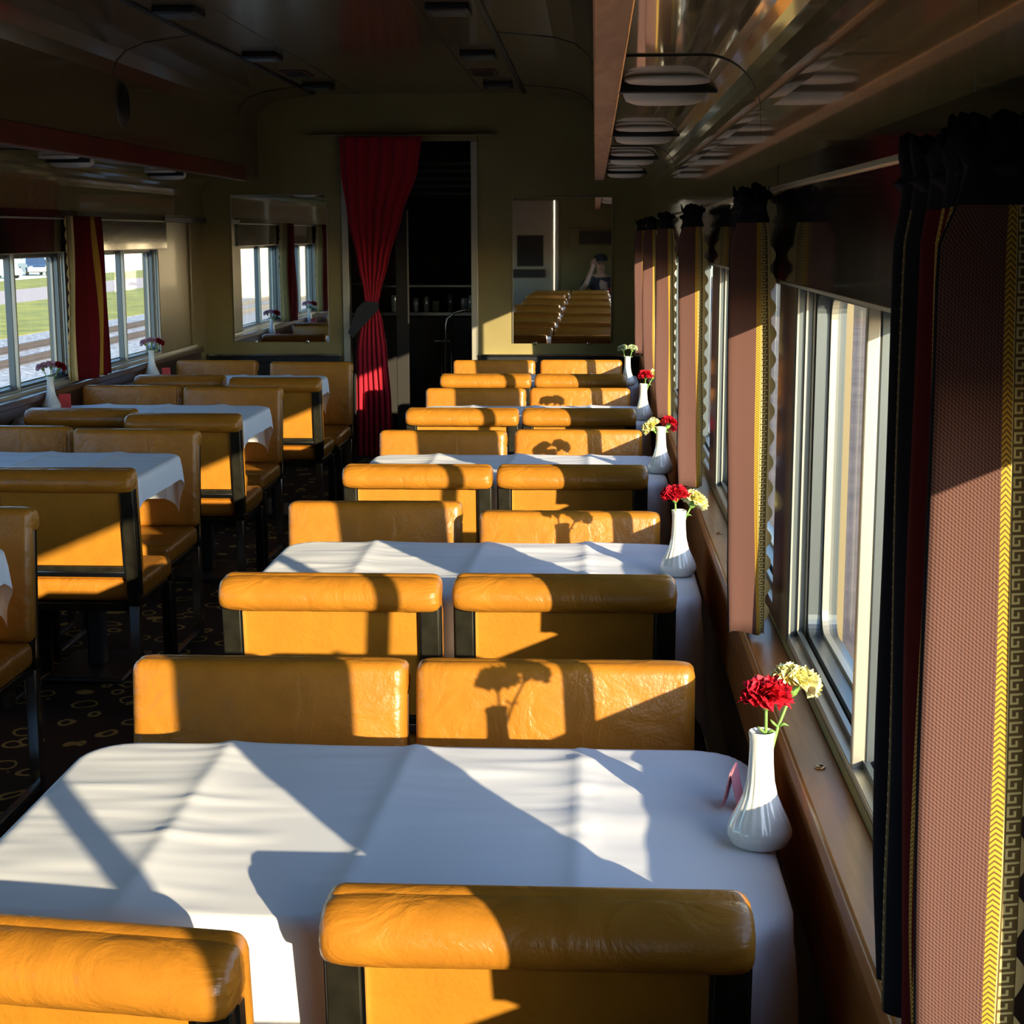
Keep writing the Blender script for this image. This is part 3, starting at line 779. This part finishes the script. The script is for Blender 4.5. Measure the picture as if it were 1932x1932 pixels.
for i, (x, y, nm) in enumerate(((-2.565, 7.38, 'the third left table'), (-2.56, 9.10, 'the farthest left table'))):
    vase(x, y, 'white fluted bud vase by the window on %s' % nm)
    for j, (dx, m, c) in enumerate(((-.04, m_pink, 'pink'), (.005, m_pink, 'pink'), (.05, m_dred, 'dark red'))):
        side = ', leftmost in its vase' if j == 0 else ', middle one in its vase' if j == 1 else ''
        flower(x+.004*(j-1), y, (x+dx, y+.01*j, .985-.01*abs(j-1)), m, '%s carnation on %s%s' % (c, nm, side), 60+i*7+j, rad=.028)
# sugar sachets / cards behind the vases
def card(x, y, rz, m, label, h=.055, wd=.05):
    b = MB()
    for s in (-1, 1): b.box(-wd/2, wd/2, s*.012-.0008, s*.012+.0008, 0, h, m, mtx=Matrix.Rotation(R(12*s), 4, 'X'))
    o = b.build('folded_card'); o.location = (x, y, ZT+.006); o.rotation_euler = (0, 0, rz); tag(o, label, 'card', 'folded table cards'); return o
card(.205, 2.215, R(75), m_packet, 'pink folded card standing behind the nearest vase')
card(.225, 3.95, R(60), m_packet, 'pink folded card behind the vase on the second right table', .045)
card(-2.52, 7.44, R(20), m_redcard, 'red folded card beside the vase on the third left table', .07, .055)
card(-2.50, 9.18, R(30), m_redcard, 'red folded card beside the vase on the farthest left table', .05, .05)

# ------------------------------------------------------------------ far wall things
def wall_mirror(x0, x1, z0, z1, label):
    t = empty('wall_mirror', ((x0+x1)/2, Y1-.004, (z0+z1)/2)); tag(t, label, 'mirror', 'mirrors on the far wall')
    hw, hh = (x1-x0)/2, (z1-z0)/2
    b = MB(); b.box(-hw, hw, -.006, .002, -hh, hh, m_mirror); b.build('mirror_glass', t)
    b = MB(); b.box(-hw-.004, -hw, -.008, .002, -hh, hh, m_alu); b.box(hw, hw+.004, -.008, .002, -hh, hh, m_alu); b.box(-hw, hw, -.008, .002, hh, hh+.004, m_alu); b.build('mirror_edge', t)
    for s in (-.5, .5):
        b = MB(); b.box(s*hw*1.1-.010, s*hw*1.1+.010, -.016, .0, -hh-.010, -hh+.010, m_chrome, .004); b.build('mirror_clip', t)
wall_mirror(-2.462, -1.815, .855, 1.842, 'tall frameless mirror left of the doorway reflecting the left windows')
wall_mirror(-.552, .109, .847, 1.819, 'tall frameless mirror right of the doorway reflecting rows of chairs')
# shelf-like curtain rail over the door
t = empty('curtain_rail', (-1.22, Y1, 2.222)); tag(t, 'thin pale curtain rail above the far doorway', 'rail')
b = MB(); b.box(-.70, .56, -.07, -.03, .0, .012, m_cream, .003); b.build('rail', t)
b = MB(); b.box(-.66, -.63, -.05, 0, -.012, .012, m_cream); b.box(.50, .53, -.05, 0, -.012, .012, m_cream); b.build('rail_bracket', t)
# red door curtain gathered by a dark tie-back
def door_curtain():
    root = empty('door_curtain', (0, 0, 0)); tag(root, 'long red curtain drawn aside in the far doorway with a dark tie', 'curtain')
    b = MB(); bm = b.bm; k = b.mi(m_velvet)
    Y = Y1-.09
    # (z, x_left, x_right)
    keys = [(2.22, -1.705, -1.15), (2.0, -1.700, -1.18), (1.7, -1.66, -1.29), (1.4, -1.60, -1.385), (1.2, -1.56, -1.44), (1.11, -1.548, -1.462), (1.0, -1.585, -1.43), (.8, -1.615, -1.405), (.45, -1.62, -1.38), (.05, -1.63, -1.37)]
    def at(z):
        for i in range(len(keys)-1):
            if keys[i][0] >= z >= keys[i+1][0]:
                t = (keys[i][0]-z)/(keys[i][0]-keys[i+1][0]); t = t*t*(3-2*t)*.5+t*.5
                return keys[i][1]*(1-t)+keys[i+1][1]*t, keys[i][2]*(1-t)+keys[i+1][2]*t
        return keys[-1][1:]
    nx, nz = 60, 60; g = []
    for iz in range(nz+1):
        z = 2.22 - 2.16*iz/nz; a, c = at(z); row = []
        amp = .018 if z > 1.3 or z < 1.0 else .010
        for i in range(nx+1):
            f = i/nx; row.append(bm.verts.new((a+(c-a)*f, Y + amp*math.sin(f*2*PI*6.5+.4*z) + .004*math.sin(f*31), z + (.02*math.sin(f*8) if iz == nz else 0))))
        g.append(row)
    for iz in range(nz):
        for i in range(nx):
            f = bm.faces.new((g[iz][i], g[iz][i+1], g[iz+1][i+1], g[iz+1][i])); f.smooth = True; f.material_index = k
    o = b.build('curtain_cloth', root); md = o.modifiers.new('t', 'SOLIDIFY'); md.thickness = .003
    b = MB(); b.prism([(-1.665, .925), (-1.635, .89), (-1.60, .93), (-1.455, 1.08), (-1.46, 1.13), (-1.55, 1.135), (-1.60, 1.09)], m_black, 'y', Y-.035, Y+.03); b.build('tie_back', root)
door_curtain()
# pantry beyond the doorway
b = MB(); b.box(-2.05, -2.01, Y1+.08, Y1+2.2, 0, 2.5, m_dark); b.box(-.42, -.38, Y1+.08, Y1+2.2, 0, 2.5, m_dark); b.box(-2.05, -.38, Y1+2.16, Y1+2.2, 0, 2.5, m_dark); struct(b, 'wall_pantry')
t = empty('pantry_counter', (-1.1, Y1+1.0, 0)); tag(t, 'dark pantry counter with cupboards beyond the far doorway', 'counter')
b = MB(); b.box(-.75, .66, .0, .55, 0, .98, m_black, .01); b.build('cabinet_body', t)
b = MB(); b.box(-.77, .67, -.02, .57, .98, 1.01, m_steel, .004); b.build('worktop', t)
for x0 in (-.70, -.24, .22):
    b = MB(); b.box(x0, x0+.42, -.014, .0, .12, .86, m_dark, .004); d_ = b.build('cupboard_door', t)
    b = MB(); b.box(x0+.15, x0+.27, -.028, -.014, .79, .805, m_steel, .003); b.build('door_handle', d_)
t = empty('pantry_shelf', (-1.1, Y1+1.25, 1.19)); tag(t, 'dark shelf with bright lip above the pantry counter', 'shelf')
b = MB(); b.box(-.75, .66, -.13, .20, .0, .02, m_black); b.build('shelf_board', t)
b = MB(); b.box(-.75, .66, -.135, -.13, .0, .012, m_steel); b.build('shelf_lip', t)
gl = [(-1.50, .12, 0), (-1.44, .12, 0), (-1.34, .10, 1), (-1.26, .11, 1), (-1.19, .08, 0), (-1.08, .13, 1), (-.98, .10, 0), (-.93, .12, 1), (-.86, .07, 0), (-.80, .08, 0)]
pos = ['leftmost', 'second from left', 'third from left', 'fourth from left', 'fifth from left', 'sixth from left', 'fourth from right', 'third from right', 'second from right', 'rightmost']
for i, (x, h, kd) in enumerate(gl):
    b = MB(); r = .028 if kd == 0 else .022
    b.lathe([(r*.8, 0), (r*.85, .003), (r, h*.5), (r*.98, h*.8), (r*(.98 if kd == 0 else .5), h), (r*.45, h)], m_glassware, 20)
    o = b.build('drinking_glass' if kd == 0 else 'bottle'); o.location = (x, Y1+1.12, 1.01)
    tag(o, 'small %s on the dark pantry counter, %s in the row' % ('glass' if kd == 0 else 'bottle', pos[i]), 'glass' if kd == 0 else 'bottle', 'glassware on the pantry counter')
t = empty('upper_cabinet', (-1.1, Y1+1.3, 1.95)); tag(t, 'dark louvred cabinet high in the pantry', 'cabinet')
b = MB(); b.box(-.5, .6, 0, .4, -.12, .25, m_dark, .01); b.build('cabinet_body', t)
b = MB()
for i in range(5): b.box(-.3, .5, -.012, .0, -.08+i*.055, -.06+i*.055, m_alud)
b.build('louvres', t)
b = MB(); b.tube([(-1.07, Y1+.62, 0), (-1.07, Y1+.62, .93), (-1.06, Y1+.62, .98), (-1.0, Y1+.62, 1.025), (-.93, Y1+.62, 1.04), (-.80, Y1+.62, 1.04)], .010, m_chrome, 10); b.tube([(-1.03, Y1+.62, 1.0), (-1.03, Y1+.62, 0)], .006, m_chrome, 8)
b.tube([(-1.10, Y1+.62, .0), (-1.10, Y1+.62, .9)], .005, m_steel, 8); b.tube([(-.80, Y1+.62, 1.04), (-.80, Y1+.62, 0)], .010, m_steel, 8)
o = b.build('hand_rail'); tag(o, 'chrome hand rail bent over at its top inside the far doorway', 'rail')
b = MB(); b.box(-1.42, -1.33, Y1+.55, Y1+.58, 0, 2.05, m_dark, .004); b.box(-1.335, -1.325, Y1+.545, Y1+.555, .95, 1.75, m_alu); o = b.build('door_panel'); tag(o, 'dark swing door leaf edged in pale metal behind the red curtain', 'door')

# ------------------------------------------------------------------ fixtures on ceiling and soffits
def spot(x, y, label, lx=.18, ly=.20):
    t = empty('ceiling_spotlight', (x, y, 2.50)); tag(t, label, 'light', 'dark recessed ceiling spotlights')
    b = MB(); b.box(-lx/2, lx/2, -ly/2, ly/2, -.030, .0, m_black, .008); b.build('housing', t)
    b = MB(); b.box(-lx/2+.02, lx/2-.02, -ly/2+.02, ly/2-.02, -.033, -.028, m_alud, .002); b.build('lens', t)
sp = {6.75: 'nearest', 8.43: 'middle', 10.13: 'farthest'}
for y, nm in sp.items():
    spot(-1.725, y, 'black rectangular ceiling light left of centre, %s of its three' % nm); spot(-.606, y, 'black rectangular ceiling light right of centre, %s of its three' % nm)
m_redvent = mat('red_brown_grille', (.10, .03, .025), .5)
for x, nm in ((-1.733, 'left'), (-.65, 'right')):
    t = empty('ceiling_vent', (x, 9.45, 2.50)); tag(t, 'small reddish slatted ceiling vent on the %s side of the ceiling centre' % nm, 'vent', 'reddish ceiling vents')
    b = MB(); b.box(-.075, .075, -.16, .16, -.008, 0, m_redvent, .002); b.build('vent_frame', t)
    b = MB()
    for i in range(6): b.box(-.06, .06, -.135+i*.048, -.115+i*.048, -.012, -.006, m_dark)
    b.build('vent_slats', t)
def soffit_light(x, y, label, s):
    t = empty('soffit_light', (x, y, 1.944)); tag(t, label, 'light', 'oval lights under the soffits')
    for nm_, yc_, ry_, dp_ in (('near_lens', -.105, .085, .012), ('far_lens', .115, .095, .044)):
        b = MB(); k = b.mi(m_diff); rings = []
        for (f_, z_) in ((1., 0), (1., -dp_*.45), (.93, -dp_*.8), (.75, -dp_*.95), (.4, -dp_)):
            rings.append([b.bm.verts.new((.105*f_*math.copysign(abs(math.cos(a))**.6, math.cos(a)), yc_+ry_*f_*math.sin(a), z_)) for a in [2*PI*q/32 for q in range(32)]])
        for q in range(4):
            for w_ in range(32):
                f = b.bm.faces.new((rings[q][w_], rings[q][(w_+1) % 32], rings[q+1][(w_+1) % 32], rings[q+1][w_])); f.material_index = k; f.smooth = True
        for rg in (rings[0], rings[-1][::-1]):
            f = b.bm.faces.new(rg); f.material_index = k; f.smooth = True
        b.build(nm_, t)
    b = MB(); b.box(-.125, .125, -.014, .010, -.026, 0, m_black, .004); b.build('dark_bar', t)
ords = ['nearest', 'second', 'third', 'farthest']
for i, y in enumerate((4.02, 5.80, 7.60, 9.35)):
    soffit_light(.172, y, 'oval pale light with black bar under the right soffit, %s of four' % ords[i], 1)
    soffit_light(-2.52, y, 'oval pale light with black bar under the left soffit, %s of four' % ords[i], -1)
t = empty('wall_speaker', (XD0, 7.74, 2.195)); tag(t, 'round black loudspeaker grille on the upper left duct wall', 'speaker')
b = MB(); b.lathe([(.105, 0), (.105, .006), (.095, .012), (.01, .016)], m_black, 32)
bmesh.ops.transform(b.bm, matrix=Matrix.Rotation(R(90), 4, 'Y'), verts=b.bm.verts); b.build('speaker_grille', t)
b = MB(); b.lathe([(.112, 0), (.112, .004), (.106, .006), (.100, .004)], m_ceil, 32)
bmesh.ops.transform(b.bm, matrix=Matrix.Rotation(R(90), 4, 'Y'), verts=b.bm.verts); b.build('speaker_rim', t)

# ------------------------------------------------------------------ seated person behind the camera, seen only in the right mirror
def skin_obj(name, verts, edges, radii, m, parent=None, sub=2, root=0):
    me = bpy.data.meshes.new(name); me.from_pydata(verts, edges, []); me.materials.append(m)
    o = bpy.data.objects.new(name, me); COL.objects.link(o)
    if parent: o.parent = parent
    sk_ = o.modifiers.new('skin', 'SKIN'); sk_.use_smooth_shade = True
    for i, r in enumerate(radii):
        v = me.skin_vertices[0].data[i]; v.radius = (r, r) if isinstance(r, (int, float)) else r; v.use_root = (i == root)
    s_ = o.modifiers.new('sub', 'SUBSURF'); s_.levels = sub; s_.render_levels = sub
    return o
px, py = .08, -.86
pe = empty('person', (px, py, 0)); tag(pe, 'seated person in dark cap and top, one arm raised, seen in right mirror', 'person')
V = [(0, 0, .50), (0, -.02, .68), (0, -.03, .86), (0, -.03, .97), (0, -.01, 1.03), (0, .01, 1.12), (0, .01, 1.20),
     (-.17, -.03, .95), (-.26, .06, .80), (-.20, .26, .90), (-.12, .22, 1.10), (-.10, .20, 1.17),
     (.17, -.03, .95), (.22, .02, .68), (.14, .24, .60), (.08, .30, .58),
     (-.10, .02, .50), (-.13, .42, .52), (-.13, .44, .10), (-.13, .55, .05), (.10, .02, .50), (.13, .42, .52), (.13, .44, .10), (.13, .55, .05)]
E_ = [(0, 1), (1, 2), (2, 3), (3, 4), (4, 5), (5, 6), (3, 7), (7, 8), (8, 9), (9, 10), (10, 11), (3, 12), (12, 13), (13, 14), (14, 15), (0, 16), (16, 17), (17, 18), (18, 19), (0, 20), (20, 21), (21, 22), (22, 23)]
Rr = [(.15, .11), (.13, .10), (.15, .11), (.08, .08), (.05, .05), (.075, .09), (.07, .085), .06, .045, .038, .030, .035, .06, .045, .038, .035, .08, .065, .04, .04, .08, .065, .04, .04]
skin_obj('body', V, E_, Rr, m_skin, pe)
sv = [0, 1, 2, 3, 7, 8, 12, 13]; mp_ = {q: i for i, q in enumerate(sv)}
skin_obj('shirt', [V[i] for i in sv], [(mp_[a], mp_[c]) for a, c in E_ if a in mp_ and c in mp_], [(.165, .125), (.145, .115), (.165, .125), (.10, .095), .078, .062, .078, .062], m_shirt, pe)
sv = [0, 16, 17, 18, 20, 21, 22]; mp_ = {q: i for i, q in enumerate(sv)}
skin_obj('trousers', [V[i] for i in sv], [(mp_[a], mp_[c]) for a, c in E_ if a in mp_ and c in mp_], [(.165, .13), .095, .08, .06, .095, .08, .06], m_shirt, pe)
b = MB(); b.lathe([(.094, 0), (.096, .03), (.085, .07), (.055, .095), (.01, .10)], m_shirt, 24, (0, .01, 1.205)); b.prism([(-.07, .07), (-.06, .15), (0, .175), (.06, .15), (.07, .07)], m_shirt, 'z', 1.205, 1.213); b.build('cap', pe)
b = MB(); b.tube([(-.10, .20, 1.16), (-.105, .21, 1.20), (-.10, .20, 1.235)], .009, m_skin, 8); b.tube([(-.085, .20, 1.17), (-.08, .21, 1.21), (-.08, .195, 1.245)], .009, m_skin, 8); b.tube([(-.115, .20, 1.16), (-.125, .21, 1.195), (-.12, .2, 1.225)], .008, m_skin, 8); b.tube([(-.125, .19, 1.15), (-.14, .195, 1.18), (-.138, .19, 1.205)], .007, m_skin, 8); b.tube([(-.075, .19, 1.14), (-.06, .20, 1.165), (-.055, .2, 1.185)], .009, m_skin, 8); b.build('fingers', pe)
b = MB(); b.tube([(0, .085, 1.17), (0, .105, 1.14), (0, .095, 1.13)], .011, m_skin, 8)
b.build('nose', pe)
for s in (-1, 1):
    b = MB(); b.lathe([(.001, -.009), (.009, -.004), (.009, .004), (.001, .009)], m_black, 12, (s*.03, .088, 1.165)); b.build('eye', pe)
b = MB(); b.box(-.025, .025, .088, .096, 1.095, 1.102, m_dred, .003); b.build('mouth', pe)

# ------------------------------------------------------------------ outside world
G = -1.6
b = MB(); b.box(-13.9, XL-.5, -60, 90, G-.1, G, m_ballast); o = b.build('trackside_ballast'); tag(o, 'white and grey crushed stone ballast beside the train', 'gravel', kind='stuff')
b = MB(); b.box(-18.5, -13.9, -60, 120, G-.1, G-.02, m_ballast); o = b.build('track_bed'); tag(o, 'stone ballast under the next railway track', 'gravel', kind='stuff')
for i, x in enumerate((-14.4, -16.1)):
    b = MB(); b.box(x-.09, x+.09, -60, 120, G-.02, G+.02, m_rust); b.box(x-.015, x+.015, -60, 120, G+.02, G+.13, m_rust); b.box(x-.04, x+.04, -60, 120, G+.13, G+.17, m_rust)
    o = b.build('railway_rail'); tag(o, 'rusty railway rail outside the left windows, %s the train' % ('closer to' if i == 0 else 'farther from'), 'rail', 'rails of the next track')
b = MB(); b.box(-8.7, -8.3, -60, 120, G, G+.22, m_rust); o = b.build('kerb_beam'); tag(o, 'long dark timber kerb lying in the ballast nearest the train', 'kerb')
b = MB(); b.box(-27.5, -18.5, -60, 160, G-.1, G, m_grass); o = b.build('grass_verge'); tag(o, 'sunlit green grass strip between railway track and pink path', 'grass', kind='stuff')
b = MB(); b.box(-34.3, -27.5, -60, 200, G-.1, G-.01, m_path); o = b.build('pathway'); tag(o, 'pale pink path crossing the grass outside the left windows', 'path', kind='structure')
b = MB(); b.box(-41.5, -34.3, -60, 240, G-.1, G, m_grass); o = b.build('grass_strip'); tag(o, 'grass strip between the pink path and the parked cars', 'grass', kind='stuff')
b = MB(); b.box(-300, -41.5, -60, 560, G-.1, G-.01, m_lot); o = b.build('car_park'); tag(o, 'pale sunlit car park surface beyond the grass', 'ground', kind='structure')
b = MB(); b.box(XR+.5, 60, -60, 120, G-.1, G, m_bare); o = b.build('brown_ground'); tag(o, 'brown gravelly ground outside the right windows', 'ground', kind='stuff')
t = empty('brick_shed', (15.5, 70, G)); tag(t, 'brown brick shed outside the right windows', 'building')
b = MB(); b.box(-8, 8, -8, 8, 0, 3.2, m_brick); b.build('wall', t)
b = MB(); b.prism([(-8.5, 3.2), (8.5, 3.2), (0, 5.6)], m_rust, 'y', -8.6, 8.6); b.build('roof', t)
b = MB(); b.box(-6, -3.5, -8.05, -8, 0, 2.4, m_dark); b.build('door', t)
def parked_car(x, y, rz, m, label, L=4.6, H=1.5):
    t = empty('car', (x, y, G), rz); tag(t, label, 'car', 'cars parked beyond the grass')
    b = MB(); s = L/4.6; h = H/1.5
    side = [(-2.25, .30), (-2.3, .62), (-2.2, .86), (-1.75, .93), (-1.15, 1.38), (-.6, 1.50), (.35, 1.50), (.75, 1.40), (1.35, .98), (2.1, .84), (2.28, .66), (2.3, .32), (1.9, .25), (-1.9, .25)]
    b.prism([(p[0]*s, p[1]*h) for p in side], m, 'y', -.86, .86)
    for v in b.bm.verts:
        if v.co.z > 1.0*h: v.co.y *= .80
    b.build('body', t)
    b = MB(); b.prism([(-1.62*s, .96*h), (-1.10*s, 1.33*h), (-.6*s, 1.44*h), (.33*s, 1.44*h), (.70*s, 1.34*h), (1.22*s, .99*h)], m_black, 'y', -.80, .80); 
    for v in b.bm.verts:
        if v.co.z > 1.2*h: v.co.y *= .90
        else: v.co.y *= 1.04
    b.build('windows', t)
    for xx in (-1.4, 1.4):
        for s2 in (-1, 1):
            b = MB(); b.lathe([(.33, -.1), (.33, .1), (.2, .11)], m_black, 20); b.lathe([(.19, .09), (.19, .115), (.05, .12)], m_alu, 16)
            bmesh.ops.transform(b.bm, matrix=Matrix.Translation((xx*s, s2*.80, .33)) @ Matrix.Rotation(R(-90*s2), 4, 'X'), verts=b.bm.verts); b.build('wheel', t)
    for s2 in (-.62, .62):
        b = MB(); b.box(2.2*s, 2.31*s, s2-.14, s2+.14, .62*h, .76*h, m_porc, .02); b.build('headlamp', t)
m_carb = mat('car_paint_blue', (.035, .06, .11), .3, coat=.6); m_carw = mat('car_paint_white', (.75, .75, .74), .3, coat=.5); m_cars = mat('car_paint_silver', (.55, .56, .58), .3, metal=.4, coat=.5)
parked_car(-45.0, 127, R(-60), m_carb, 'dark blue car parked in view through the left window', 4.4, 1.5)
parked_car(-44.6, 118, R(-40), m_carw, 'white car parked in front of the dark blue one', 4.2, 1.3)
parked_car(-45.8, 115, R(-40), m_carw, 'white car parked at the left picture edge', 4.2, 1.4)
